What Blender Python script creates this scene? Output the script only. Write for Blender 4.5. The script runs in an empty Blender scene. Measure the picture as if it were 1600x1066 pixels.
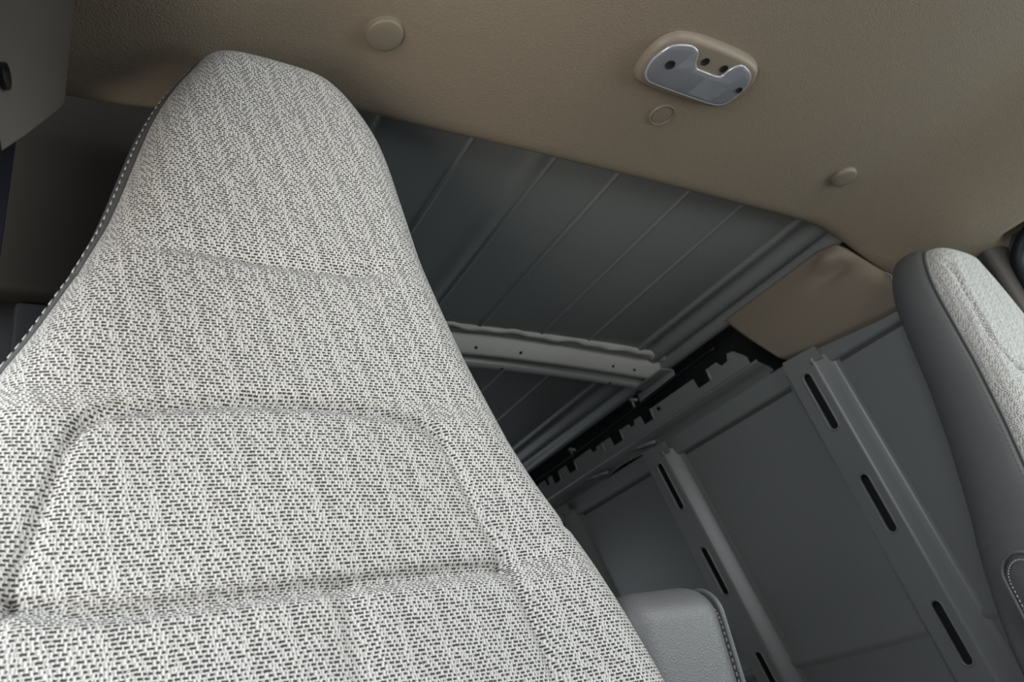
import bpy, bmesh, math, random
import numpy as np
from mathutils import Matrix, Vector
from mathutils.geometry import tessellate_polygon
random.seed(4)
S = bpy.context.scene
COL = S.collection
PI = math.pi

# ------------------------------------------------------------------ materials
def mat(name, col, rough=.6, metal=0., spec=.5):
    m = bpy.data.materials.new(name); m.use_nodes = True
    b = m.node_tree.nodes['Principled BSDF']
    b.inputs['Base Color'].default_value = (*col, 1)
    b.inputs['Roughness'].default_value = rough
    b.inputs['Metallic'].default_value = metal
    b.inputs['Specular IOR Level'].default_value = spec
    return m

def grain(m, scale=300, strength=.3, dist=.001, detail=3, var=0., vscale=None, col=None):
    """fine procedural bump and, if var, a slight mottling of the colour"""
    nt = m.node_tree; n = nt.nodes; l = nt.links; b = n['Principled BSDF']
    tc = n.new('ShaderNodeTexCoord')
    t = n.new('ShaderNodeTexNoise'); t.inputs['Scale'].default_value = scale; t.inputs['Detail'].default_value = detail
    l.new(tc.outputs['Object'], t.inputs['Vector'])
    bp = n.new('ShaderNodeBump'); bp.inputs['Strength'].default_value = strength; bp.inputs['Distance'].default_value = dist
    l.new(t.outputs['Fac'], bp.inputs['Height']); l.new(bp.outputs['Normal'], b.inputs['Normal'])
    if var:
        t2 = n.new('ShaderNodeTexNoise'); t2.inputs['Scale'].default_value = vscale or scale; t2.inputs['Detail'].default_value = 3
        l.new(tc.outputs['Object'], t2.inputs['Vector'])
        c = b.inputs['Base Color'].default_value
        r = n.new('ShaderNodeValToRGB')
        r.color_ramp.elements[0].position = .3; r.color_ramp.elements[1].position = .7
        r.color_ramp.elements[0].color = (c[0]*(1-var), c[1]*(1-var), c[2]*(1-var), 1)
        r.color_ramp.elements[1].color = (c[0]*(1+var), c[1]*(1+var), c[2]*(1+var), 1)
        l.new(t2.outputs['Fac'], r.inputs['Fac']); l.new(r.outputs['Color'], b.inputs['Base Color'])
    return m

def leather(m, scale=420, strength=.35):
    nt = m.node_tree; n = nt.nodes; l = nt.links; b = n['Principled BSDF']
    tc = n.new('ShaderNodeTexCoord')
    v = n.new('ShaderNodeTexVoronoi'); v.feature = 'DISTANCE_TO_EDGE'; v.inputs['Scale'].default_value = scale
    nz = n.new('ShaderNodeTexNoise'); nz.inputs['Scale'].default_value = scale*1.3
    l.new(tc.outputs['Object'], v.inputs['Vector']); l.new(tc.outputs['Object'], nz.inputs['Vector'])
    ad = n.new('ShaderNodeMath'); ad.operation = 'MULTIPLY_ADD'; ad.inputs[1].default_value = .4
    l.new(nz.outputs['Fac'], ad.inputs[0]); l.new(v.outputs['Distance'], ad.inputs[2])
    bp = n.new('ShaderNodeBump'); bp.inputs['Strength'].default_value = strength; bp.inputs['Distance'].default_value = .0012
    l.new(ad.outputs[0], bp.inputs['Height']); l.new(bp.outputs['Normal'], b.inputs['Normal'])
    return m

def weave_mat():
    m = mat('seat_weave', (.7, .7, .68), .85, 0, .2)
    nt = m.node_tree; n = nt.nodes; l = nt.links; b = n['Principled BSDF']
    def M(op, a, c=None, d=None, clamp=False):
        x = n.new('ShaderNodeMath'); x.operation = op; x.use_clamp = clamp
        for i, q in enumerate((a, c, d)):
            if q is None: continue
            if isinstance(q, (int, float)): x.inputs[i].default_value = q
            else: l.new(q, x.inputs[i])
        return x.outputs[0]
    uvn = n.new('ShaderNodeUVMap'); uvn.uv_map = 'weave'
    # a little wander of the threads
    nz = n.new('ShaderNodeTexNoise'); nz.inputs['Scale'].default_value = 60; nz.inputs['Detail'].default_value = 2
    l.new(uvn.outputs['UV'], nz.inputs['Vector'])
    sx = n.new('ShaderNodeSeparateXYZ'); l.new(uvn.outputs['UV'], sx.inputs[0])
    wob = M('MULTIPLY', M('SUBTRACT', nz.outputs['Fac'], .5), .0035)
    u = M('ADD', sx.outputs[0], wob); v = M('ADD', sx.outputs[1], M('MULTIPLY', wob, .6))
    PV, PU = .0031, .0052
    vv = M('DIVIDE', v, PV); j = M('FLOOR', vv); fv = M('FRACT', vv)
    band = M('FLOOR', M('DIVIDE', M('ADD', u, M('MULTIPLY', M('SUBTRACT', nz.outputs['Fac'], .5), .006)), .0150))
    sgn = M('SUBTRACT', M('MULTIPLY', M('MODULO', M('ABSOLUTE', band), 2.0), 2.0), 1.0)
    zig = M('MULTIPLY', j, sgn)
    wn = n.new('ShaderNodeTexWhiteNoise'); wn.noise_dimensions = '1D'; l.new(j, wn.inputs['W'])
    off = M('ADD', M('MULTIPLY', zig, .36), M('MULTIPLY', wn.outputs['Value'], .35))
    uu = M('ADD', M('DIVIDE', u, PU), off); i = M('FLOOR', uu); fu = M('FRACT', uu)
    cb = n.new('ShaderNodeCombineXYZ'); l.new(i, cb.inputs[0]); l.new(j, cb.inputs[1])
    wn2 = n.new('ShaderNodeTexWhiteNoise'); wn2.noise_dimensions = '2D'; l.new(cb.outputs[0], wn2.inputs['Vector'])
    # the length of the dark float runs in waves across the cloth
    ph = M('ADD', M('MULTIPLY', i, 1.9), M('MULTIPLY', j, .9))
    w = M('ADD', M('ADD', .63, M('MULTIPLY', M('SINE', ph), .24)), M('MULTIPLY', M('SUBTRACT', wn2.outputs['Value'], .5), .40))
    du = M('SUBTRACT', M('MULTIPLY', w, .5), M('ABSOLUTE', M('SUBTRACT', fu, .5)))
    dv = M('SUBTRACT', .36, M('ABSOLUTE', M('SUBTRACT', fv, .5)))
    mu = M('MULTIPLY', du, 9.0, clamp=True); mv = M('MULTIPLY', dv, 7.0, clamp=True)
    mask = M('MULTIPLY', mu, mv)
    warp = M('ADD', .5, M('MULTIPLY', M('SINE', M('MULTIPLY', uu, 2*PI*2)), .5))
    weft = M('ABSOLUTE', M('SUBTRACT', fv, .5))
    mx0 = n.new('ShaderNodeMix'); mx0.data_type = 'RGBA'
    mx0.inputs['A'].default_value = (.30, .296, .283, 1); mx0.inputs['B'].default_value = (.76, .75, .725, 1)
    l.new(M('ADD', M('MULTIPLY', warp, .75), M('MULTIPLY', weft, .3), clamp=True), mx0.inputs['Factor'])
    mx = n.new('ShaderNodeMix'); mx.data_type = 'RGBA'
    l.new(mask, mx.inputs['Factor']); l.new(mx0.outputs['Result'], mx.inputs['A'])
    mx.inputs['B'].default_value = (.045, .0435, .041, 1)
    l.new(mx.outputs['Result'], b.inputs['Base Color'])
    h = M('ADD', M('MULTIPLY', M('SUBTRACT', 1.0, mask), .6), M('MULTIPLY', warp, .4))
    bp = n.new('ShaderNodeBump'); bp.inputs['Strength'].default_value = .45; bp.inputs['Distance'].default_value = .0009
    l.new(h, bp.inputs['Height']); l.new(bp.outputs['Normal'], b.inputs['Normal'])
    b.inputs['Sheen Weight'].default_value = .15
    return m

M_WEAVE = weave_mat()
M_VINYL = leather(mat('grey_vinyl', (.098, .101, .103), .45))
M_STITCH = mat('light_thread', (.42, .42, .41), .7)
M_DSTITCH = mat('grey_thread', (.10, .11, .115), .7)
M_HEAD = grain(mat('tan_headliner', (.255, .205, .15), .75, 0, .3), 420, .7, .0018, 3, .05, 300)
M_TAN = grain(mat('tan_plastic', (.22, .18, .135), .5), 900, .12, .0004)
M_TRIM = grain(mat('shade_darkened_plastic', (.058, .054, .049), .40, 0, .4), 900, .2, .0005)  # darker than the light grey plastic, to hold the left pillar's shade
M_DTRIM = grain(mat('shaded_trim_plastic', (.020, .017, .014), .7, 0, .15), 900, .2, .0005)  # near-black colour stands in for shade on the left quarter trim
M_PAINT = grain(mat('grey_body_paint', (.215, .222, .217), .32), 25, .03, .002, 2, .03, 3)
M_BOW = grain(mat('lit_bow_paint', (.48, .48, .445), .35), 25, .03, .002, 2, .03, 3)  # lighter copy of the body paint, for light on the bow's front
M_SHADE = mat('cavity_shade', (.012, .012, .013), .8)  # black colour in place of shade, in the rail gap and rib slots
M_SEAL = mat('black_rubber', (.006, .007, .009), .5, 0, .3)
M_BELT = grain(mat('navy_webbing', (.004, .005, .010), .8, 0, .2), 900, .3, .0005)
M_SEALANT = grain(mat('pale_sealant', (.36, .36, .33), .55), 60, .4, .003)
M_BLACK = mat('black_hole', (.004, .004, .004), .9)
M_FLOOR = grain(mat('rubber_floor', (.06, .06, .062), .7), 120, .3, .002)
M_GLASS = mat('window_glass', (.9, .95, .95), .02)
_n = M_GLASS.node_tree.nodes; _m = _n.new('ShaderNodeMixShader'); _t = _n.new('ShaderNodeBsdfTransparent'); _g = _n.new('ShaderNodeBsdfGlossy'); _g.inputs['Roughness'].default_value = .02
_t.inputs[0].default_value = (.86, .90, .89, 1); _m.inputs[0].default_value = .06
for _i, _o in ((1, _t), (2, _g)): M_GLASS.node_tree.links.new(_o.outputs[0], _m.inputs[_i])
M_GLASS.node_tree.links.new(_m.outputs[0], _n['Material Output'].inputs['Surface'])
M_LENS = mat('smoky_lens', (.62, .64, .68), .08)
_b = M_LENS.node_tree.nodes['Principled BSDF']; _b.inputs['Transmission Weight'].default_value = .75; _b.inputs['IOR'].default_value = 1.45
M_REFL = mat('lamp_reflector', (.34, .34, .37), .35, .6)
M_STEEL = mat('dark_steel', (.02, .02, .022), .5, .2)

# ------------------------------------------------------------------ helpers
def link(name, me, m, parent=None, smooth=True):
    o = bpy.data.objects.new(name, me); COL.objects.link(o)
    if m: me.materials.append(m)
    if smooth:
        me.polygons.foreach_set('use_smooth', [True]*len(me.polygons))
    if parent: o.parent = parent
    return o
def from_bm(name, bm, m, parent=None, smooth=True, angle=None):
    bmesh.ops.recalc_face_normals(bm, faces=bm.faces)
    me = bpy.data.meshes.new(name); bm.to_mesh(me); bm.free()
    o = link(name, me, m, parent, smooth)
    if smooth and angle:
        me.set_sharp_from_angle(angle=math.radians(angle))
    return o
def from_data(name, vs, fs, m, parent=None, smooth=True, angle=None):
    me = bpy.data.meshes.new(name); me.from_pydata([tuple(map(float, v)) for v in vs], [], fs); me.update()
    bm = bmesh.new(); bm.from_mesh(me); bmesh.ops.recalc_face_normals(bm, faces=bm.faces); bm.to_mesh(me); bm.free()
    o = link(name, me, m, parent, smooth)
    if smooth and angle: me.set_sharp_from_angle(angle=math.radians(angle))
    return o
def tag(o, label=None, cat=None, group=None, kind=None):
    if label: o['label'] = label
    if cat: o['category'] = cat
    if group: o['group'] = group
    if kind: o['kind'] = kind
    return o
def empty(name, loc, label, cat, group=None):
    o = bpy.data.objects.new(name, None); COL.objects.link(o); o.location = loc; o.empty_display_size = .05
    return tag(o, label, cat, group)
def local(o, root):
    """mesh was written in world coordinates: shift it so it sits right under root"""
    o.data.transform(Matrix.Translation(-root.location)); return o
def add_box(bm, lo, hi, bev=0, seg=3):
    c = [(a+b)/2 for a, b in zip(lo, hi)]; s = [b-a for a, b in zip(lo, hi)]
    r = bmesh.ops.create_cube(bm, size=1, matrix=Matrix.Translation(c) @ Matrix.Diagonal((*s, 1)))
    if bev:
        es = list({e for v in r['verts'] for e in v.link_edges})
        bmesh.ops.bevel(bm, geom=es, offset=bev, segments=seg, profile=.5, affect='EDGES')
def add_tube(bm, pts, r, seg=10, closed=False):
    pts = [Vector(p) for p in pts]; rings = []
    N = len(pts); up = None
    for k, p in enumerate(pts):
        a = pts[k-1] if (k > 0 or closed) else p; b = pts[(k+1) % N] if (k < N-1 or closed) else p
        t = (b-a).normalized()
        if up is None:
            up = t.orthogonal().normalized()
        up = (up - t*up.dot(t)).normalized(); s = t.cross(up)
        rr = r[k] if isinstance(r, (list, tuple)) else r
        rings.append([bm.verts.new(p + (up*math.cos(2*PI*q/seg) + s*math.sin(2*PI*q/seg))*rr) for q in range(seg)])
    rng = range(N if closed else N-1)
    for k in rng:
        A, B = rings[k], rings[(k+1) % N]
        for q in range(seg):
            bm.faces.new((A[q], A[(q+1) % seg], B[(q+1) % seg], B[q]))
    if not closed:
        bm.faces.new(rings[0]); bm.faces.new(rings[-1])
def smooth_closed(pts, n=8):
    """Catmull-Rom through a closed list of 2-D points"""
    P = np.array(pts, float); N = len(P); out = []
    for k in range(N):
        p0, p1, p2, p3 = P[k-1], P[k], P[(k+1) % N], P[(k+2) % N]
        for q in range(n):
            t = q/n
            out.append(.5*((2*p1)+(-p0+p2)*t+(2*p0-5*p1+4*p2-p3)*t*t+(-p0+3*p1-3*p2+p3)*t**3))
    return np.array(out)
def plate(name, loops, depth, m, parent=None, fn=None, bevel=0., angle=35):
    """filled 2-D outline with holes, given a thickness, then mapped to 3-D by fn(a, b, c)"""
    cu = bpy.data.curves.new('c', 'CURVE'); cu.dimensions = '2D'; cu.fill_mode = 'BOTH'
    cu.extrude = depth/2 - bevel; cu.bevel_depth = bevel; cu.bevel_resolution = 3
    if bevel: cu.offset = -bevel
    for lp in loops:
        sp = cu.splines.new('POLY'); sp.points.add(len(lp)-1); sp.use_cyclic_u = True
        for p, q in zip(sp.points, lp): p.co = (q[0], q[1], 0, 1)
    t = bpy.data.objects.new('t', cu); COL.objects.link(t)
    me = bpy.data.meshes.new_from_object(t.evaluated_get(bpy.context.evaluated_depsgraph_get()))
    bpy.data.objects.remove(t); bpy.data.curves.remove(cu)
    me.materials.clear()
    bm = bmesh.new(); bm.from_mesh(me)
    bmesh.ops.remove_doubles(bm, verts=bm.verts, dist=1e-5)
    if fn:
        for v in bm.verts: v.co = Vector(fn(v.co.x, v.co.y, v.co.z))
    bpy.data.meshes.remove(me)
    return from_bm(name, bm, m, parent, True, angle)
def lathe(bm, prof, c, axis=Vector((0, 0, 1)), seg=40):
    """prof: list of (radius, height) about axis through c"""
    axis = axis.normalized(); u = axis.orthogonal().normalized(); w = axis.cross(u); rings = []
    for r, h in prof:
        if r < 1e-6: rings.append([bm.verts.new(Vector(c)+axis*h)])
        else: rings.append([bm.verts.new(Vector(c)+axis*h+(u*math.cos(2*PI*k/seg)+w*math.sin(2*PI*k/seg))*r) for k in range(seg)])
    for A, B in zip(rings, rings[1:]):
        for k in range(seg):
            if len(A) == 1: bm.faces.new((A[0], B[k], B[(k+1) % seg]))
            elif len(B) == 1: bm.faces.new((A[k], A[(k+1) % seg], B[0]))
            else: bm.faces.new((A[k], A[(k+1) % seg], B[(k+1) % seg], B[k]))

# ------------------------------------------------------------------ the van shell
def wx(z): return .86 - .17*(z-.58)            # inner face of the cargo side, leaning in towards the roof
def WR(y, z, off=0.): return (wx(z)-off, y, z)

YR = 3.3
# floor
bm = bmesh.new(); add_box(bm, (-1.1, -.9, -.03), (1.1, YR+.05, 0)); tag(from_bm('floor', bm, M_FLOOR, smooth=False), kind='structure')

# roof skin: profile across the van swept along it, with stiffening beads
beads = [-.47, -.29, -.11, .047, .24, .40]
def roof_z(x):
    ax = abs(x)
    z = 1.568 - .042*ax*ax
    if ax < .575:
        for b in beads: z -= .0045*math.exp(-((x-b)/.0035)**2)
        z -= .006*math.exp(-((x+.145)/.022)**2)
        return z
    return z
prof = []
for k in range(0, 1151): prof.append((-.575+k*.001, roof_z(-.575+k*.001)))
rail = [(.578, 1.552), (.581, 1.546), (.586, 1.5445), (.600, 1.547), (.612, 1.551), (.622, 1.553), (.632, 1.547), (.641, 1.536), (.652, 1.529), (.664, 1.527), (.674, 1.530), (.681, 1.537), (.686, 1.535),
        (.692, 1.522), (.699, 1.511), (.707, 1.507), (.716, 1.507), (.717, 1.515)]
prof = [(-x, z) for x, z in rail[::-1]] + prof + rail
ys = [.70, YR]
vs = [(x, y, z) for y in ys for x, z in prof]; n = len(prof)
vs += [(x*1.05, y, z+.03) for y in ys for x, z in prof]
fs = [(k, k+1, n+k+1, n+k) for k in range(n-1)] + [(2*n+k, 2*n+k+1, 3*n+k+1, 3*n+k) for k in range(n-1)]
fs += [(k, k+1, 2*n+k+1, 2*n+k) for k in range(n-1)]
tag(from_data('ceiling', vs, fs, M_PAINT, angle=50), kind='structure')

# side walls: recessed lower and upper panels with a rolled seam, closed outer skin above
def side_wall(name, sx):
    bm = bmesh.new()
    zs = [0., .2, .4, .55, .632, .636, .642, .650, .658, .664, .668, .75, .9, 1.05, 1.2, 1.252, 1.258, 1.2605, 1.263, 1.268, 1.272, 1.300, 1.318, 1.322, 1.326]
    of = {.632: .000, .636: .001, .642: .005, .650: .0065, .658: .005, .664: .001, .668: 0, 1.258: 0, 1.2605: -.012, 1.263: -.012, 1.268: .006, 1.272: .010, 1.300: .012, 1.318: .012, 1.322: .010, 1.326: -.02}
    yl = [.76 if sx > 0 else .90, YR]
    rows = [[bm.verts.new((sx*(wx(z)-of.get(z, 0)), y, z)) for z in zs] for y in yl]
    for k in range(len(zs)-1):
        bm.faces.new((rows[0][k], rows[0][k+1], rows[1][k+1], rows[1][k]))
    back = [[bm.verts.new((sx*(wx(z)+.05), y, z)) for z in (zs[0], zs[-1])] for y in yl]
    bm.faces.new((back[0][0], back[0][1], back[1][1], back[1][0]))
    bm.faces.new((rows[0][0], rows[1][0], back[1][0], back[0][0]))
    for r, bk in zip(rows, back):
        bm.faces.new(r + [bk[1], bk[0]])
    w = from_bm(name, bm, M_PAINT, angle=25); tag(w, kind='structure')
    YC = .80 if sx > 0 else .90
    # cavity behind the roof rail, its shade painted black
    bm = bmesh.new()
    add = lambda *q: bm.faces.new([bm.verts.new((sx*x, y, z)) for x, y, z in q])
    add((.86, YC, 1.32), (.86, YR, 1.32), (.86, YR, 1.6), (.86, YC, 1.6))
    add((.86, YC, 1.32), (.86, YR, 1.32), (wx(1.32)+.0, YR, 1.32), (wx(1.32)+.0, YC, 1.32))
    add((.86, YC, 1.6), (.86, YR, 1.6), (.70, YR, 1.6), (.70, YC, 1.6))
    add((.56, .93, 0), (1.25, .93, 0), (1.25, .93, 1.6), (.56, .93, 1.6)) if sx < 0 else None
    c = from_bm('cavity_skin', bm, M_SHADE, w, smooth=False); c['label'] = 'outer skin behind the roof rail, blackened for the shade in the gap'
    return w
wall_r = side_wall('wall_right', 1); wall_l = side_wall('wall_left', -1)
bm = bmesh.new(); add_box(bm, (-1.0, YR, 0), (1.0, YR+.05, 1.62)); tag(from_bm('wall_rear', bm, M_PAINT, smooth=False), kind='structure')

# vertical slotted ribs of the right cargo side
def rib(y0, tilt, z0, z1, slots, label, first=False):
    """y0: rear edge of the slotted face at z=.9 ; the front flank slopes back to the panel"""
    sh = lambda z: tilt*(z-.9)
    OFF = .032; W = .078
    def cap(yc, za, zb, r):
        pts = []
        for k in range(13): a = PI*k/12; pts.append((yc+r*math.cos(a), zb-r+r*math.sin(a)))
        for k in range(13): a = PI+PI*k/12; pts.append((yc+r*math.cos(a), za+r+r*math.sin(a)))
        return pts
    root = empty('wall_rib', (wx(z0), y0-W/2, z0), label, 'wall rib', 'slotted ribs of the cargo side')
    yc = y0-W*.60
    outer = [(y0, z0), (y0-W, z0), (y0-W, z1-.02), (y0-W+.012, z1), (y0, z1)]
    o = plate('rib_face', [outer]+[cap(yc, a, b, .0105) for a, b in slots], .004, M_PAINT, None, lambda a, b, c: WR(a+sh(b), b, OFF+c))
    # flanks, flanges and the flared top
    def strip(pr):
        zz = np.linspace(z0, z1, 26)
        vs = [WR(p+sh(z), z, q) for z in zz for p, q in pr]; n = len(pr)
        return vs, [(r*n+k, r*n+k+1, (r+1)*n+k+1, (r+1)*n+k) for r in range(len(zz)-1) for k in range(n-1)]
    fr = [(y0-W, OFF+.002), (y0-W-.004, OFF+.001), (y0-W-.008, OFF-.002), (y0-W-.022, .018), (y0-W-.036, .006), (y0-W-.041, .003), (y0-W-.05, .002), (y0-W-.051, -.002)]
    rr = [(y0, OFF+.002), (y0+.003, OFF), (y0+.007, OFF-.005), (y0+.013, .006), (y0+.016, .003), (y0+.028, .002), (y0+.0285, -.002)]
    v1, f1 = strip(fr); f = from_data('front_flank', v1, f1, M_PAINT, None, angle=40)
    v2, f2 = strip(rr); g = from_data('rear_flank', v2, f2, M_PAINT, None, angle=40)
    # dished lips around the slots
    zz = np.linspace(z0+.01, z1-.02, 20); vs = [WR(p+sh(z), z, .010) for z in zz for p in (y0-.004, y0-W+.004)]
    rec = from_data('slot_shade', vs, [(2*k, 2*k+1, 2*k+3, 2*k+2) for k in range(19)], M_SHADE, None, False)  # black strip added for the shade inside the slots
    lips = []
    for a, b in slots:
        bm = bmesh.new()
        add_tube(bm, [WR(p[0]+sh(p[1]), p[1], OFF+.0015) for p in cap(yc, a-.003, b+.003, .0135)], .0028, 8, True)
        lips.append(from_bm('slot_lip', bm, M_PAINT))
    # the top tab that laps on the upper rail
    t = plate('top_tab', [[(y0+.004, z1-.005), (y0-W-.03, z1-.012), (y0-W-.026, z1+.022), (y0-.004, z1+.028)]], .003, M_PAINT, None, lambda a, b, c: WR(a+sh(b), b, .030+c))
    for q in (o, f, g, t, rec, *lips): q.parent = root; local(q, root)
    return root
SL = [(.27, .41), (.563, .699), (.859, .997), (1.117, 1.265)]
rib(1.068, .015, .02, 1.292, SL, 'slotted grey steel wall rib nearest the driver seat')
rib(1.622, .085, .02, 1.292, SL, 'slotted grey steel wall rib in the middle, rising behind the vinyl armrest')
rib(2.16, .09, .02, 1.292, SL, 'farthest slotted wall rib, half hidden by the edge of the near seat')

# notched upper rail above the panels
top = 1.418; out = [(1.155, 1.362)]
edge = [(1.155, 1.385), (1.165, 1.398), (1.185, 1.418), (1.205, 1.422), (1.215, 1.404), (1.24, 1.402), (1.25, 1.42), (1.293, top), (1.296, 1.386), (1.345, 1.386), (1.349, top), (1.545, top), (1.549, 1.387), (1.592, 1.387), (1.596, top),
        (1.625, 1.418), (1.63, 1.405), (1.65, 1.405), (1.655, top), (1.70, top), (1.704, 1.386), (1.752, 1.386), (1.756, top), (1.83, top), (1.834, 1.408), (1.86, 1.408), (1.864, 1.424),
        (1.962, 1.424), (1.966, 1.393), (2.01, 1.393), (2.014, 1.425), (2.06, 1.425), (2.064, 1.393), (2.105, 1.393), (2.109, 1.425), (2.13, 1.425), (2.134, 1.402), (2.15, 1.402), (2.154, 1.425),
        (2.5, 1.425), (2.504, 1.39), (2.55, 1.39), (2.554, 1.425), (3.28, 1.425)]
hole = [(1.505, 1.398), (1.522, 1.398), (1.522, 1.410), (1.505, 1.410)]
rl = empty('notched_rail', (wx(1.4), 1.15, 1.36), 'grey steel rail with square notches above the cargo wall panels', 'body rail')
a = plate('rail_plate', [out+edge+[(3.28, 1.364)], hole], .004, M_PAINT, None, lambda a, b, c: WR(a, b, .034+c))
vs = []; pr = [(1.364, .036), (1.361, .036), (1.357, .033), (1.349, .008), (1.344, -.006), (1.336, -.012), (1.330, -.006), (1.326, .008), (1.321, .011)]
yl = [1.13] + [1.16+k*.06 for k in range(36)]
for y in yl:
    for z, o_ in pr:
        rise = max(0, min(1, (y-1.66)/.05)) - max(0, min(1, (y-1.80)/.05))     # joggle where the rail is lapped
        vs.append(WR(y, z, o_ + .022*rise*(1 if z < 1.35 else 0)))
n = len(pr); fs = [(r*n+k, r*n+k+1, (r+1)*n+k+1, (r+1)*n+k) for r in range(len(yl)-1) for k in range(n-1)]
b = from_data('rail_gutter', vs, fs, M_PAINT, None, angle=40)
cs_ = []
for y in (1.293, 1.546, 1.701, 1.80, 1.963, 2.061):
    bm = bmesh.new(); add_tube(bm, [WR(y-.004, 1.418, .037), WR(y-.004, 1.384, .038)], .0035, 8); cs_.append(from_bm('pressed_rib', bm, M_PAINT))
for y in (1.70, 1.95):
    bm = bmesh.new(); add_tube(bm, [WR(y, 1.352, .022), WR(y-.10, 1.336, .012)], .006, 8); cs_.append(from_bm('pressed_rib', bm, M_PAINT))
for q in (a, b, *cs_): q.parent = rl; local(q, rl)

# wiring and clips lying in the dark gap
bm = bmesh.new(); add_tube(bm, [(.705+.004*math.sin(y*9), y, 1.462+.008*math.sin(y*5+1)) for y in np.linspace(1.25, 3.2, 60)], .006, 8)
tag(from_bm('wiring_harness', bm, M_SEAL), 'thin dark wiring harness lying in the gap along the roof edge', 'cable')
def clip(y, z, label):
    bm = bmesh.new()
    add_tube(bm, [(.700, y-.018, z), (.693, y, z+.012), (.700, y+.014, z+.016)], .005, 8)
    add_tube(bm, [(.695, y, z+.010), (.703, y+.006, z-.014)], .004, 8)
    return tag(from_bm('harness_clip', bm, M_PAINT), label, 'clip', 'clips in the roof gap')
clip(1.62, 1.478, 'small bent metal clip below the end of the roof bow')
clip(1.98, 1.462, 'small metal clip in the dark gap farther back than the roof bow')

# roof bow across the cargo roof
def bow_z(x): return 0.010 - .070*max(0, abs(x)-.05)**1.7
pr = [(1.418, 1.566), (1.419, 1.556), (1.424, 1.552), (1.436, 1.550), (1.444, 1.551), (1.447, 1.556), (1.451, 1.5555), (1.455, 1.549), (1.462, 1.541), (1.488, 1.520), (1.496, 1.517), (1.503, 1.519), (1.507, 1.530), (1.511, 1.538), (1.530, 1.538), (1.534, 1.531), (1.538, 1.520), (1.545, 1.517), (1.560, 1.517), (1.566, 1.520), (1.568, 1.534), (1.574, 1.552)]
root = empty('roof_bow', (0, 1.49, 1.54), 'steel roof bow, painted lighter as if lit from the front, crossing the corrugated cargo roof', 'roof bow')
xs = np.linspace(-.70, .70, 141); vs = []
for x in xs:
    for y, z in pr: vs.append((x, y, z+bow_z(x)))
n = len(pr); fs = [(r*n+k, r*n+k+1, (r+1)*n+k+1, (r+1)*n+k) for r in range(len(xs)-1) for k in range(n-1)]
o = from_data('bow_channel', vs, fs, M_BOW, None, angle=40); o.parent = root; local(o, root)
vs = []
pr2 = [(0, .002), (.0, -.004), (.006, -.007), (.013, -.006), (.018, 0.002)]
for x in xs[8:133]:
    wv = .004*math.sin(x*31)+.0035*math.sin(x*67+1)
    for y, z in pr2: vs.append((x, 1.416+y*(1+.2*math.sin(x*50))+wv, 1.553+z+bow_z(x)))
n = 5; fs = [(r*n+k, r*n+k+1, (r+1)*n+k+1, (r+1)*n+k) for r in range(124) for k in range(n-1)]
o = from_data('sealant_bead', vs, fs, M_SEALANT, None); o['label'] = 'wavy pale bead of sealant'; o.parent = root; local(o, root)
for x, yy in ((-.02, 1.478), (.06, 1.478), (.20, 1.478), (.52, 1.478), (.60, 1.478), (.18, 1.553), (.56, 1.553)):
    bm = bmesh.new(); zz = 1.5275 if yy < 1.5 else 1.5165
    lathe(bm, [(0, -.0016), (.0042, -.0012), (.0046, .001)], (x, yy, zz+bow_z(x)), Vector((0, .55 if yy < 1.5 else 0, 1)), 14)
    o = from_bm('bolt_hole', bm, M_BLACK); o.parent = root; local(o, root)
for sx in (-1, 1):
    bm = bmesh.new()
    add_box(bm, (min(sx*.66, sx*.712), 1.43, 1.492), (max(sx*.66, sx*.712), 1.565, 1.498), .002, 2)
    add_box(bm, (min(sx*.705, sx*.712), 1.43, 1.47), (max(sx*.705, sx*.712), 1.60, 1.498), .002, 2)
    o = from_bm('end_bracket', bm, M_PAINT, None, angle=40); o.parent = root; local(o, root)

# ------------------------------------------------------------------ headliner over the front
HP = [(-1.02, 1.372), (-.97, 1.380), (-.914, 1.387), (-.86, 1.391), (-.81, 1.400), (-.76, 1.420), (-.71, 1.447), (-.665, 1.471), (-.62, 1.485), (-.57, 1.491), (-.51, 1.494), (-.376, 1.4975), (-.21, 1.504), (-.05, 1.5075), (.19, 1.511), (.43, 1.5125),
      (.55, 1.512), (.60, 1.508), (.64, 1.497), (.677, 1.475), (.73, 1.441), (.78, 1.415), (.83, 1.398), (.87, 1.388), (.92, 1.380), (.97, 1.372), (1.02, 1.362)]
HPa = np.array(HP)
def hz(x): return float(np.interp(x, HPa[:, 0], HPa[:, 1]))
# smooth the profile
xs = np.linspace(-1.02, 1.02, 137); zr = np.interp(xs, HPa[:, 0], HPa[:, 1])
for _ in range(3): zr[1:-1] = (zr[:-2]+2*zr[1:-1]+zr[2:])/4
hz = lambda x: float(np.interp(x, xs, zr))
yl = [(-.42, -.03), (-.36, -.012), (-.25, -.003), (-.1, 0), (.3, 0), (.6, 0), (.74, 0), (.755, .0003), (.764, .002), (.770, .005), (.774, .011), (.775, .02), (.775, .03)]
lift = lambda x, y: .05*min(1, max(0, (x-.90)/.05))*min(1, max(0, (.585-y)/.05))
yl = [(-.42, -.03), (-.36, -.012), (-.25, -.003), (-.1, 0), (.3, 0), (.5, 0), (.55, 0), (.575, 0), (.60, 0), (.62, 0)]+[q for q in yl if q[0] > .65]
vs = [(x, y, z+dz+lift(x, y)) for y, dz in yl for x, z in zip(xs, zr)]; n = len(xs)
fs = [(r*n+k, r*n+k+1, (r+1)*n+k+1, (r+1)*n+k) for r in range(len(yl)-1) for k in range(n-1)]
m0 = len(vs); vs += [(x, y, z+.03) for y in (-.42, .775) for x, z in zip(xs, zr)]
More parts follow.
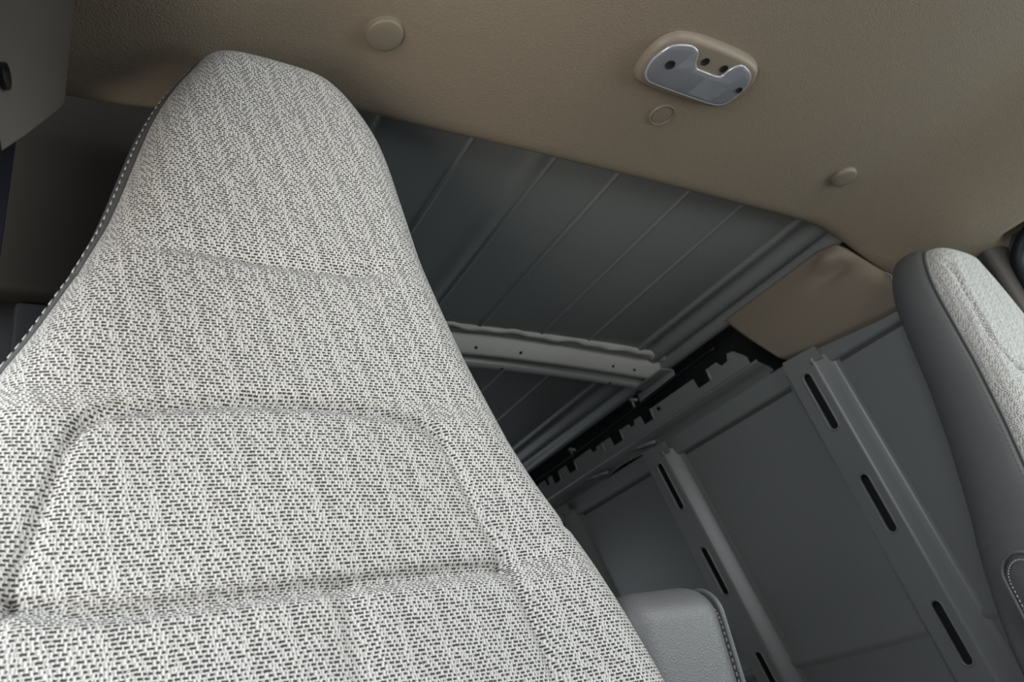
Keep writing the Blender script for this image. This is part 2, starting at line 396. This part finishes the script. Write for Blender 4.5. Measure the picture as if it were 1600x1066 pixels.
fs += [(m0+k, m0+k+1, m0+n+k+1, m0+n+k) for k in range(n-1)]
tag(from_data('headliner', vs, fs, M_HEAD, angle=60), 'large tan moulded headliner curving over the front seats', 'headliner')

# plastic retainer caps
def cap(x, y, r, label, prof):
    bm = bmesh.new(); z = hz(x); sl = (hz(x+.02)-hz(x-.02))/.04
    lathe(bm, [(a*r, -h) for a, h in prof], (x, y, z), Vector((-sl, 0, 1)), 48)
    return tag(from_bm('retainer_cap', bm, M_TAN, angle=50), label, 'plastic cap', 'round caps on the headliner')
DOME = [(1.03, -.002), (1.03, .0008), (.98, .0015), (.985, .0055), (.95, .0075), (.86, .0085), (.5, .0092), (0, .0095)]
FLUSH = [(1.16, -.002), (1.15, .0018), (1.08, .0034), (1.0, .0030), (.96, .0004), (.92, .0004), (.88, .0020), (.5, .0026), (0, .0028)]
cap(-.552, .620, .0268, 'round tan cap on the headliner beside the top of the near seat', DOME)
cap(-.031, .616, .0205, 'flush round tan cap just behind the dome lamp', FLUSH)
cap(.497, .622, .0265, 'round tan cap near the right rear corner of the headliner', DOME)

# dome lamp
lz = hz(-.04)
root = empty('dome_lamp', (-.04, .515, lz), 'oval tan dome lamp with smoky clear lens on the headliner', 'dome lamp')
BZ = [[-.1447, .5562], [-.1505, .541], [-.1531, .5145], [-.1479, .4879], [-.1324, .469], [-.1131, .4617], [-.0902, .458], [-.051, .4564], [-.0038, .4566], [.0278, .459], [.0504, .465], [.0635, .476], [.0723, .4937], [.0736, .5242], [.0637, .5472], [.0465, .5606], [.0221, .5666], [-.0383, .5696], [-.084, .5705], [-.1171, .5686], [-.1338, .5656]]
LN = [[-.1379, .5386], [-.143, .517], [-.1369, .494], [-.1268, .481], [-.1018, .4725], [-.0862, .4749], [-.0774, .4821], [-.0704, .4944], [-.0597, .5034], [-.0448, .5045], [-.0124, .5039], [-.0034, .4984], [-.001, .4863], [.0065, .4747], [.0171, .4708], [.037, .4769], [.0501, .4881], [.0551, .5049], [.0527, .5271], [.0448, .5444], [.0271, .5518], [-.0082, .5534], [-.0555, .5536], [-.1107, .5529], [-.1265, .5497]]
bz = smooth_closed(BZ, 6); ln = smooth_closed(LN, 6)
def layered(name, outl, layers, m, parent):
    """outline stacked with inset/height steps; closed with a cap at the last layer"""
    c = outl.mean(0); bm = bmesh.new(); rings = []
    P = np.array(outl); T = np.roll(P, -1, 0)-np.roll(P, 1, 0); T /= np.linalg.norm(T, axis=1)[:, None]
    Nn = np.stack([T[:, 1], -T[:, 0]], 1)
    area = .5*np.sum(P[:, 0]*np.roll(P[:, 1], -1)-np.roll(P[:, 0], -1)*P[:, 1])
    if area < 0: Nn = -Nn
    for ins, z in layers:
        rings.append([bm.verts.new((p[0]-q[0]*ins, p[1]-q[1]*ins, z)) for p, q in zip(P, Nn)])
    K = len(P)
    for A, B in zip(rings, rings[1:]):
        for k in range(K): bm.faces.new((A[k], A[(k+1) % K], B[(k+1) % K], B[k]))
    for tri in tessellate_polygon([[v.co.copy() for v in rings[-1]]]): bm.faces.new([rings[-1][q] for q in tri])
    o = from_bm(name, bm, m, None, True, 40); o.parent = parent; return local(o, parent)
layered('bezel', bz, [(-.001, lz+.003), (-.001, lz-.001), (.001, lz-.008), (.004, lz-.0125), (.008, lz-.0150), (.011, lz-.0155)], M_TAN, root)
layered('lens', ln, [(-.001, lz-.014), (-.001, lz-.0165), (.0005, lz-.0190), (.003, lz-.0205), (.006, lz-.0212)], M_LENS, root)
layered('reflector', ln, [(.002, lz-.0145), (.002, lz-.0162), (.005, lz-.0164)], M_REFL, root)
# prism facets moulded behind the lens
bm = bmesh.new()
for pts in ([(-.088, .477), (-.073, .492), (-.066, .505), (-.099, .515)], [(.003, .478), (.032, .478), (.022, .508), (-.006, .508)], [(-.03, .512), (.03, .514), (.012, .548), (-.04, .548)]):
    f = [bm.verts.new((x, y, lz-.0172-.001*k)) for k, (x, y) in enumerate(pts)]; bm.faces.new(f)
o = from_bm('lens_facet', bm, mat('facet', (.52, .51, .55), .25, .5), None, False); o.parent = root; local(o, root)
add = bmesh.new(); add_tube(add, [(x, y, lz-.0178) for x, y in ln], .0022, 8, True)
o = from_bm('lens_rim', add, mat('clear_rim', (.5, .5, .52), .12, .3), None); o['label'] = 'shiny clear rim'; o.parent = root; local(o, root)
for x, y, nm, r, zz in ((-.0527, .4882, 'screw_hole', .0062, lz-.0158), (-.0106, .488, 'screw_hole', .0062, lz-.0158), (-.1117, .5111, 'lens_hole', .0072, lz-.0216), (.0457, .5097, 'lens_hole', .0050, lz-.0216)):
    bm = bmesh.new(); lathe(bm, [(r*1.18, .002), (r*1.18, -.0004), (r*1.06, -.0010), (r*.96, -.0004), (r*.9, .0002), (0, .0003)], (x, y, zz), seg=28)
    o = from_bm(nm, bm, M_BLACK); o.parent = root; local(o, root)

# ------------------------------------------------------------------ trims of the door pillars
def sweep(name, prof_at, zs, m, parent=None, closed=True):
    """stack of closed horizontal outlines"""
    rings = [prof_at(z) for z in zs]; n = len(rings[0]); vs = [(x, y, z) for z, r in zip(zs, rings) for x, y in r]
    fs = [(r*n+k, r*n+(k+1) % n, (r+1)*n+(k+1) % n, (r+1)*n+k) for r in range(len(zs)-1) for k in range(n)]
    fs += [tuple(range(n)), tuple((len(zs)-1)*n+k for k in range(n))]
    return from_data(name, vs, fs, m, parent, angle=50)
def pillar(sx, pts, z0f, label):
    root = empty('pillar_trim', (sx*1.0, .60, z0f(.60)), label, 'pillar trim')
    base = smooth_closed(pts, 5); n = len(base); T = np.linspace(0, 1, 12); vs = []
    for t in T:
        for x, y in base: z0 = z0f(y); vs.append((sx*x, y, z0+(1.40-z0)*t))
    fs = [(r*n+k, r*n+(k+1) % n, (r+1)*n+(k+1) % n, (r+1)*n+k) for r in range(11) for k in range(n)] + [tuple(range(n)), tuple(11*n+k for k in range(n))]
    o = from_data('trim_shell', vs, fs, M_TRIM, None, angle=50); o.parent = root; local(o, root)
    return root
pl = pillar(-1, [(.985, .33), (.966, .40), (.946, .47), (.929, .54), (.918, .595), (.921, .63), (.94, .658), (.99, .68), (1.06, .68), (1.07, .50), (1.05, .34)],
            lambda y: .98+(min(y, .62)-.437)*1.4, 'grey plastic door pillar trim, darkened in colour for shade, with screw holes at the upper left corner')
pr_ = pillar(1, [(.985, .575), (.955, .578), (.928, .590), (.917, .604), (.921, .62), (.932, .645), (.95, .665), (.99, .685), (1.06, .685), (1.06, .57)],
             lambda y: .95, 'grey plastic pillar trim beside the driver seat, next to the round black seal')

# upper trim behind the near seat, its shade put into the colour, and the strap hanging there
bm = bmesh.new()
add_box(bm, (-1.10, .86, 1.165), (-.60, .90, 1.53), .012, 3)
tag(from_bm('quarter_trim', bm, M_DTRIM, angle=40), 'trim panel darkened in colour for shade below the headliner, behind the near seat', 'trim panel')
bm = bmesh.new(); add_box(bm, (-.945, .88, .3), (-.60, .91, 1.163), .006, 2)
tag(from_bm('inner_panel', bm, M_STEEL, angle=40), 'dark metal panel under the upper trim, left of the near seat', 'panel')
bm = bmesh.new(); add_box(bm, (-1.06, .690, .30), (-.955, .694, 1.30), .001, 2)
tag(from_bm('seat_belt', bm, M_BELT, angle=40), 'dark navy belt webbing hanging at the left edge below the grey pillar trim', 'seat belt')

# tan quarter trim on the right between headliner and cargo wall
root = empty('quarter_trim', (.72, .95, 1.3), 'tan moulded quarter trim between the headliner and the right cargo wall', 'trim panel')
ylist = np.linspace(.722, 1.175, 60); zc = np.linspace(0, 1, 30); vs = []
for y in ylist:
    yf = max(0, (y-.782)/.393)
    zlo = 1.285 + .045*max(0, (y-.80))/.37; zhi = float(np.interp(y, [.722, .765, .79, .84], [1.352, 1.436, 1.492, 1.505]))
    for t in zc:
        z = zlo+(zhi-zlo)*t
        off = .030 + .012*math.sin(PI*t)
        bul = math.exp(-((y-.828)/.036)**2-((z-1.470)/.018)**2)*.013 - math.exp(-((y-.83)/.055)**2-((z-1.432)/.017)**2)*.012
        edge = min((1.175-y)/.012, t/.05, 1); edge = math.sqrt(max(0, edge*(2-edge)))
        yy = y - .105*max(0, 1-t)*yf**3
        vs.append((wx(z)-(off+bul)*edge + (1-edge)*.012, yy, z))
    k = min(1, max(0, (.84-y)/.05)); x_, y_, z_ = vs[-1]
    vs.append((x_+.13*k+.03, y_+.06*k, z_+.06*k))
n = len(zc)+1; fs = [(r*n+k, r*n+k+1, (r+1)*n+k+1, (r+1)*n+k) for r in range(len(ylist)-1) for k in range(n-1)]
o = from_data('trim_skin', vs, fs, M_TAN, None); o.parent = root; local(o, root)
# ------------------------------------------------------------------ driver door with its window and black seal
d = bmesh.new()
Y0, Y1, ZA, ZB, XD = -.62, .578, .62, 1.49, .955
def seal_pts(x, g=0., n=10):
    cs = [(Y1+.05-g, ZA+g, .05), (Y1-.01-g, 1.352-g, .05), (.28, ZB-g, .15), (Y0+.25, ZB-.02-g, .2), (Y0+g, ZA+g, .05)]
    P = []; K = len(cs)
    for k in range(K):
        p = Vector(cs[k][:2]); a = Vector(cs[k-1][:2]); b = Vector(cs[(k+1) % K][:2]); r = cs[k][2]
        da = (a-p).normalized(); db = (b-p).normalized()
        for q in range(n+1):
            t = q/n; w = (p+da*r)*(1-t)**2 + p*2*t*(1-t) + (p+db*r)*t*t
            P.append((x, w.x, w.y))
    return P
root = empty('door_1', (XD, 0, .1), None, None); root['kind'] = 'structure'
inner = seal_pts(XD)
lp = [[(p[1], p[2]) for p in inner], [(-.75, .05), (.70, .05), (.70, 1.60), (-.75, 1.60)]]
o = plate('door_panel', lp[::-1], .05, M_TRIM, None, lambda a, b, c: (XD+.045+c, a, b)); o.parent = root; local(o, root)
o = plate('window_glass', [lp[0]], .004, M_GLASS, None, lambda a, b, c: (XD+.05+c, a, b)); o.parent = root; local(o, root)
bm = bmesh.new(); add_tube(bm, inner, .0175, 12, True)
tag(from_bm('door_seal', bm, M_SEAL), 'black rubber seal curving round the driver window at the right edge', 'rubber seal')

# ------------------------------------------------------------------ front seats
HALF = [(1.408, .0), (1.4075, .030), (1.405, .052), (1.398, .071), (1.388, .084), (1.365, .103), (1.338, .119), (1.30, .136), (1.255, .146), (1.18, .157), (1.11, .1665), (1.05, .181), (.98, .199), (.928, .2165), (.876, .234), (.836, .249), (.79, .272), (.75, .291), (.70, .309), (.63, .329), (.55, .338), (.40, .34)]
HH = np.array(HALF[::-1])
A0, R0 = .585, .046
def cx(t): return np.interp(t, [.4, .75, 1.0, 1.2, 1.4], [-.722, -.722, -.716, -.710, -.702])
S1 = [(-.8324, 1.0629), (-.8161, 1.067), (-.7705, 1.0673), (-.7155, 1.0648), (-.6626, 1.066), (-.6309, 1.0673), (-.6174, 1.0756)]
S2 = [(-.952, .62), (-.94, .7029), (-.9238, .7354), (-.9185, .7531), (-.9078, .8003), (-.8988, .8383), (-.8923, .8639), (-.8828, .8829), (-.868, .8918), (-.8316, .8981), (-.7557, .9057), (-.6994, .9047), (-.6385, .8988), (-.6001, .8914), (-.5831, .8734), (-.5729, .84), (-.5638, .8045), (-.5508, .7731), (-.5434, .7487), (-.5344, .7191), (-.5237, .6737), (-.5182, .6436), (-.515, .60)]
S3 = [(-.918, .7468), (-.9036, .7434), (-.8852, .7383), (-.8587, .7357), (-.8099, .7366), (-.7651, .7385), (-.7162, .7401), (-.6625, .7419), (-.603, .7444), (-.5442, .7458)]
S4 = [(-.6959, .7359), (-.6939, .7182), (-.6929, .694), (-.6917, .668), (-.691, .60)]
S5 = [(-.5094, .7648), (-.4753, .779), (-.455, .785)]
S6 = [(-.898, 1.051), (-.888, 1.0454)]
def pdist(X, Z, poly):
    best = np.full(X.shape, 9.)
    for (x0, z0), (x1, z1) in zip(poly, poly[1:]):
        dx, dz = x1-x0, z1-z0; L = dx*dx+dz*dz+1e-12
        t = np.clip(((X-x0)*dx+(Z-z0)*dz)/L, 0, 1)
        best = np.minimum(best, np.hypot(X-x0-t*dx, Z-z0-t*dz))
    return best
def outline(n=420):
    ts = np.concatenate([np.linspace(.40, 1.38, 500), np.linspace(1.38, 1.408, 200)])
    h = np.interp(ts, HH[:, 0], HH[:, 1])
    ker = np.ones(15)/15; hs = h.copy(); hs[7:480] = np.convolve(h, ker, 'same')[7:480]
    L = np.stack([cx(ts)-hs+np.interp(ts, [.7, .93, 1.05, 1.16, 1.3, 1.36, 1.395], [-.018, -.013, .002, .011, .018, .014, 0]), ts], 1); R = np.stack([cx(ts)+hs, ts], 1)[::-1]
    P = np.concatenate([L, R]); d = np.concatenate([[0], np.cumsum(np.hypot(*np.diff(P, axis=0).T))])
    s = np.linspace(0, d[-1], n); Q = np.stack([np.interp(s, d, P[:, 0]), np.interp(s, d, P[:, 1])], 1)
    for _ in range(6): Q[1:-1] = (Q[:-2]+2*Q[1:-1]+Q[2:])/4
    return Q
OUT = outline()
def front_y(X, Z, D):
    w = 1-np.minimum(D/R0, 1)
    y = A0 + .05*(Z-.6) + R0*(1-np.sqrt(np.maximum(0, 1-w*w)))
    # stuffed cushions between the seams
    d2 = pdist(X, Z, S2); d3 = pdist(X, Z, S3); d1 = pdist(X, Z, S1); d4 = pdist(X, Z, S4)
    fs_ = .45+.55*np.clip((Z-.86)/.03, 0, 1); y += fs_*(.012*np.exp(-(d2/.0055)**2)+.004*np.exp(-d2/.018))
    y += .012*np.exp(-(d3/.0055)**2)+.004*np.exp(-d3/.018)
    fade = np.clip((X+.85)/.10, 0, 1)
    fade = .25+.75*fade
    y += fade*(.006*np.exp(-(d1/.006)**2)+.006*np.exp(-d1/.020))
    y += .004*np.exp(-(d4/.010)**2)+.004*np.exp(-d4/.03)
    y += .003*np.exp(-(pdist(X, Z, S5)/.005)**2) + .003*np.exp(-(pdist(X, Z, S6)/.006)**2)
    # side bolsters swell forward low down
    hw = np.interp(Z, HH[:, 0], HH[:, 1]); q = np.abs(X-cx(Z))/np.maximum(hw, .02)
    y -= .022*np.clip((.88-Z)/.30, 0, 1)*np.clip((q-.62)/.25, 0, 1)
    y -= .010*np.clip((.95-Z)/.1, 0, 1)*np.exp(-((q-.0)/.5)**2)
    return y
def seat(sx, dx, dy, dz, label, arm_lab):
    root = empty('front_seat', (-.71*sx+dx, .58+dy, 0), label, 'car seat', 'high backed front seats')
    fx = lambda x: (x if sx > 0 or x > -.715 else -.715+(x+.715)*.80)*sx+dx
    # ---- woven face of the backrest
    NU, NV = 220, 300
    ts = np.concatenate([np.linspace(.40, 1.30, NV-60), 1.30+.1075*np.sin(np.linspace(0, PI/2, 61))[1:]])
    us = np.sin(np.linspace(-PI/2, PI/2, NU)*.92)/math.sin(PI/2*.92)
    Lx = np.interp(ts, OUT[:210, 1], OUT[:210, 0]); Rx = np.interp(ts, OUT[:209:-1, 1], OUT[:209:-1, 0])
    mid = (Lx+Rx)/2; hw = (Rx-Lx)/2
    X = mid[:, None]+hw[:, None]*us[None]; Z = np.repeat(ts[:, None], NU, 1)
    D = pdist(X, Z, OUT.tolist())
    Y = front_y(X, Z, D)
    if sx < 0:
        dg = pdist(X, Z, [(-.612, 1.335), (-.597, 1.25), (-.583, 1.17), (-.587, 1.11), (-.602, 1.085), (-.64, 1.073), (-.73, 1.067)]); Y = Y+.007*np.exp(-(dg/.006)**2)+.004*np.exp(-dg/.016)
    # cloth coordinates: arc lengths along rows and columns
    ww = 1-np.minimum(D/R0, 1); Yb = R0*(1-np.sqrt(np.maximum(0, 1-ww*ww)))
    dxy = np.hypot(np.diff(X, axis=1), np.diff(Yb, axis=1)); u = np.concatenate([np.zeros((len(ts), 1)), np.cumsum(dxy, 1)], 1)
    c = NU//2; u = u-u[:, c:c+1]+(mid[:, None]+.72)
    dzy = np.hypot(np.diff(Z[:, c]), np.diff(Yb[:, c])); v = np.repeat(np.concatenate([[0], np.cumsum(dzy)])[:, None], NU, 1)
    Yq = Y-Yb-.05*(Z-.6); dq = np.hypot(np.diff(Z, axis=0), np.diff(Yq, axis=0))-np.diff(Z, axis=0)
    q_ = np.concatenate([np.zeros((1, NU)), np.cumsum(dq, 0)], 0)
    v = v+q_[:, np.abs(us) < .5].mean(1)[:, None]
    n = NU; vs = [(fx(a), b+dy, q+dz) for a, b, q in zip(X.ravel(), Y.ravel(), Z.ravel())]
    fs = [(r*n+k, r*n+k+1, (r+1)*n+k+1, (r+1)*n+k) for r in range(len(ts)-1) for k in range(n-1)]
    if sx < 0: fs = [f[::-1] for f in fs]
    me = bpy.data.meshes.new('backrest'); me.from_pydata([tuple(map(float, q)) for q in vs], [], fs); me.update()
    uvl = me.uv_layers.new(name='weave'); uf = u.ravel(); vf = v.ravel()
    vi = np.zeros(len(me.loops), dtype=np.int32); me.loops.foreach_get('vertex_index', vi)
    uvl.data.foreach_set('uv', np.stack([uf[vi], vf[vi]], 1).ravel().astype(np.float32))
    o = link('backrest', me, M_WEAVE, root); local(o, root)
    # ---- vinyl side and back shell
    P = OUT; T = np.gradient(P, axis=0); T /= np.linalg.norm(T, axis=1)[:, None]; N = np.stack([-T[:, 1], T[:, 0]], 1)
    ye = front_y(P[:, 0], P[:, 1], np.zeros(len(P)))
    th = np.interp(P[:, 1], [.4, .8, 1.2, 1.41], [.135, .125, .095, .075])
    if sx < 0: th = th+.022
    bs = .72 if sx > 0 else 1.
    rings = []
    steps = [(0, -.0025, -.004), (0, .0015, -.001), (0, .0055, .003), (.06, .0085, 0), (.15, .0125, 0), (.3, .0165, 0), (.5, .0185, 0), (.68, .0165, 0), (.82, .011, 0), (.92, .003, 0), (.98, -.009, 0), (1., -.025, 0)]
    seam = .0035*np.exp(-((P[:, 1]-.775)/.0035)**2)
    for t, o_, yo in steps:
        k = o_*(bs if o_ > 0 else 1) - (seam if .02 < t < .95 else 0)
        y = ye+yo + t*(A0+.05*(P[:, 1]-.6)+th-ye+.03)
        rings.append(np.stack([P[:, 0]+N[:, 0]*k, y, P[:, 1]+N[:, 1]*k], 1))
    K = len(P); vs = [(fx(a), b+dy, q+dz) for r in rings for a, b, q in r]
    fs = [(r*K+k, r*K+k+1, (r+1)*K+k+1, (r+1)*K+k) for r in range(len(rings)-1) for k in range(K-1)]
    b0 = (len(rings)-1)*K
    for k in range(K//2-1): fs.append((b0+k, b0+k+1, b0+K-2-k, b0+K-1-k))
    o = from_data('side_bolster', vs, fs, M_VINYL, root); local(o, root); o['label'] = 'smooth grey vinyl side'
    # ---- stitching beside the seam
    def run(off, depth, step, ln, r, m, name, ks=None):
        bm = bmesh.new(); s = np.concatenate([[0], np.cumsum(np.hypot(*np.diff(P, axis=0).T))])
        for a in np.arange(.02, s[-1]-.02, step):
            pts = []
            for q in (a, a+ln/2, a+ln):
                i = np.interp(q, s, np.arange(K)); f = lambda arr: np.interp(i, np.arange(K), arr)
                pts.append((fx(f(P[:, 0])+f(N[:, 0])*off), f(ye)+depth+dy, f(P[:, 1])+f(N[:, 1])*off+dz))
            add_tube(bm, pts, r, 6)
        o = from_bm(name, bm, m, root); local(o, root); return o
    st = run(.0066, .0050, .0105, .0062, .0010, M_STITCH if sx > 0 else M_DSTITCH, 'stitching'); st['label'] = 'row of pale stitches along the vinyl seam' if sx > 0 else 'row of grey stitches along the vinyl seam'
    bm = bmesh.new(); add_tube(bm, [(fx(a+nx*.0012), b-.004+dy, q+nz*.0012+dz) for (a, q), (nx, nz), b in zip(P[2:-2], N[2:-2], ye[2:-2])], .0026, 8)
    o = from_bm('seam_piping', bm, M_VINYL, root); local(o, root)
    adx, ady, adz = (.036, .047, .008) if sx > 0 else (-.018, 0, 0)
    # ---- armrest folded up at the inboard side
    bm = bmesh.new(); add_box(bm, (-.05, .535, .40), (.088, .622, .706), .036, 7)
    for v_ in bm.verts:
        v_.co.x += -.425+.012*math.sin((v_.co.z-.4)*3); v_.co = Vector((v_.co.x*sx+adx, v_.co.y+ady, v_.co.z+adz))
    arm = from_bm('armrest', bm, M_VINYL, root); local(arm, root); arm['label'] = arm_lab
    bm = bmesh.new(); pts = []
    xi = -.425+.088+.012*math.sin(.25*3)
    for k in range(0, 21):
        a = PI*k/20; pts.append((.5785+.030*math.cos(a), .672+.030*math.sin(a)))
    pts = [(.6085, .45+.02*k) for k in range(11)]+pts+[(.5485, .65-.02*k) for k in range(11)]
    xoff = lambda z: adx+sx*(-.425+.0885+.012*math.sin((z-.4)*3))
    pl_ = bmesh.new(); add_tube(pl_, [(xoff(z), y+ady, z+adz) for y, z in pts], .0028, 8)
    o = from_bm('armrest_piping', pl_, M_VINYL, arm); o.data.transform(Matrix.Translation(-root.location))
    for (ya, za), (yb, zb) in zip(pts, pts[1:]):
        q = lambda y, z: (xoff(z)+sx*.0005, .5785+(y-.5785)*.80+ady, (z-.010 if z > .67 else z)+adz)
        A, B = Vector(q(ya, za)), Vector(q(yb, zb)); L = (B-A).length; nseg = max(1, round(L/.006))
        for k in range(nseg): add_tube(bm, [A+(B-A)*((k+.15)/nseg), A+(B-A)*((k+.75)/nseg)], .0009, 6)
    o = from_bm('armrest_stitching', bm, M_STITCH, arm); o.data.transform(Matrix.Translation(-root.location))
    # ---- cushion and pedestal below the frame
    bm = bmesh.new(); add_box(bm, (-.985, .12, .24), (-.455, .66, .40), .05, 5)
    for v_ in bm.verts: v_.co = Vector((fx(v_.co.x), v_.co.y+dy, v_.co.z+dz))
    o = from_bm('seat_cushion', bm, M_VINYL, root); local(o, root)
    bm = bmesh.new(); add_box(bm, (-.93, .22, 0), (-.51, .60, .25+dz), .01, 2)
    for v_ in bm.verts: v_.co = Vector((fx(v_.co.x), v_.co.y+dy, v_.co.z))
    o = from_bm('seat_base', bm, M_STEEL, root); local(o, root)
    return root
seat(1, 0, 0, 0, 'large near seat with grey woven backrest filling the left half', 'grey leather armrest beside the backrest')
seat(-1, .07, -.035, -.04, 'driver seat at the right edge with grey vinyl side and bright woven face', 'dark stitched leather armrest')

# screw recesses in the left pillar trim
for (x, y, z) in ((-.9545, .437, 1.054), (-.9545, .437, .992)):
    bm = bmesh.new(); lathe(bm, [(.009, .003), (.009, -.0006), (.007, -.0002), (0, 0)], (x, y, z), Vector((.96, -.28, 0)), 20)
    o = from_bm('screw_hole', bm, M_BLACK); o.parent = pl; local(o, pl)

# ------------------------------------------------------------------ light
w = bpy.data.worlds.new('sky'); S.world = w; w.use_nodes = True
bg = w.node_tree.nodes['Background']; bg.inputs[0].default_value = (.80, .90, 1.0, 1); bg.inputs[1].default_value = .25
def area(name, loc, aim, sx, sy, power, col):
    L = bpy.data.lights.new(name, 'AREA'); L.shape = 'RECTANGLE'; L.size = sx; L.size_y = sy; L.energy = power; L.color = col
    o = bpy.data.objects.new(name, L); COL.objects.link(o); o.location = loc
    o.rotation_euler = (Vector(aim)-Vector(loc)).to_track_quat('-Z', 'Y').to_euler(); return o
area('windshield_daylight', (.45, -.95, 1.5), (.45, .6, .75), 1.2, .7, 25, (1, .98, .95))
area('passenger_doorway_daylight', (-1.75, -.25, 1.1), (-.4, .5, .95), 1.0, 1.2, 24, (.92, .96, 1))
area('driver_window_daylight', (1.3, -.25, 1.05), (.7, .5, .9), .9, .5, 15, (.92, .97, 1))
area('rear_door_daylight', (0, 3.2, .8), (0, 1.5, .7), 1.2, .5, 2, (.85, .93, 1))

g = area('daylight_off_the_ground', (-1.55, -.05, .25), (-.72, .62, 1.45), .5, .5, 1.8, (1, .93, .82)); g.data.spread = math.radians(60)

# ------------------------------------------------------------------ camera
cam = bpy.data.cameras.new('camera'); co = bpy.data.objects.new('camera', cam); COL.objects.link(co)
cam.sensor_width = 36; cam.lens = 1188*36/1600; cam.clip_start = .01
f = 1188.
Yv = Vector((-830, 837, f)).normalized(); Xv = Vector((1900, 197, f)); Xv = (Xv-Yv*Xv.dot(Yv)).normalized(); Zv = Xv.cross(Yv)
r = Vector((Xv[0], Yv[0], Zv[0])); dn = Vector((Xv[1], Yv[1], Zv[1])); fw = Vector((Xv[2], Yv[2], Zv[2]))
co.matrix_world = Matrix(((r.x, -dn.x, -fw.x, -.92), (r.y, -dn.y, -fw.y, 0), (r.z, -dn.z, -fw.z, .6), (0, 0, 0, 1)))
cam.dof.use_dof = True; cam.dof.focus_distance = .85; cam.dof.aperture_fstop = 9
S.camera = co
S.view_settings.view_transform = 'Standard'; S.view_settings.look = 'None'; S.view_settings.gamma = 1; S.view_settings.exposure = .12
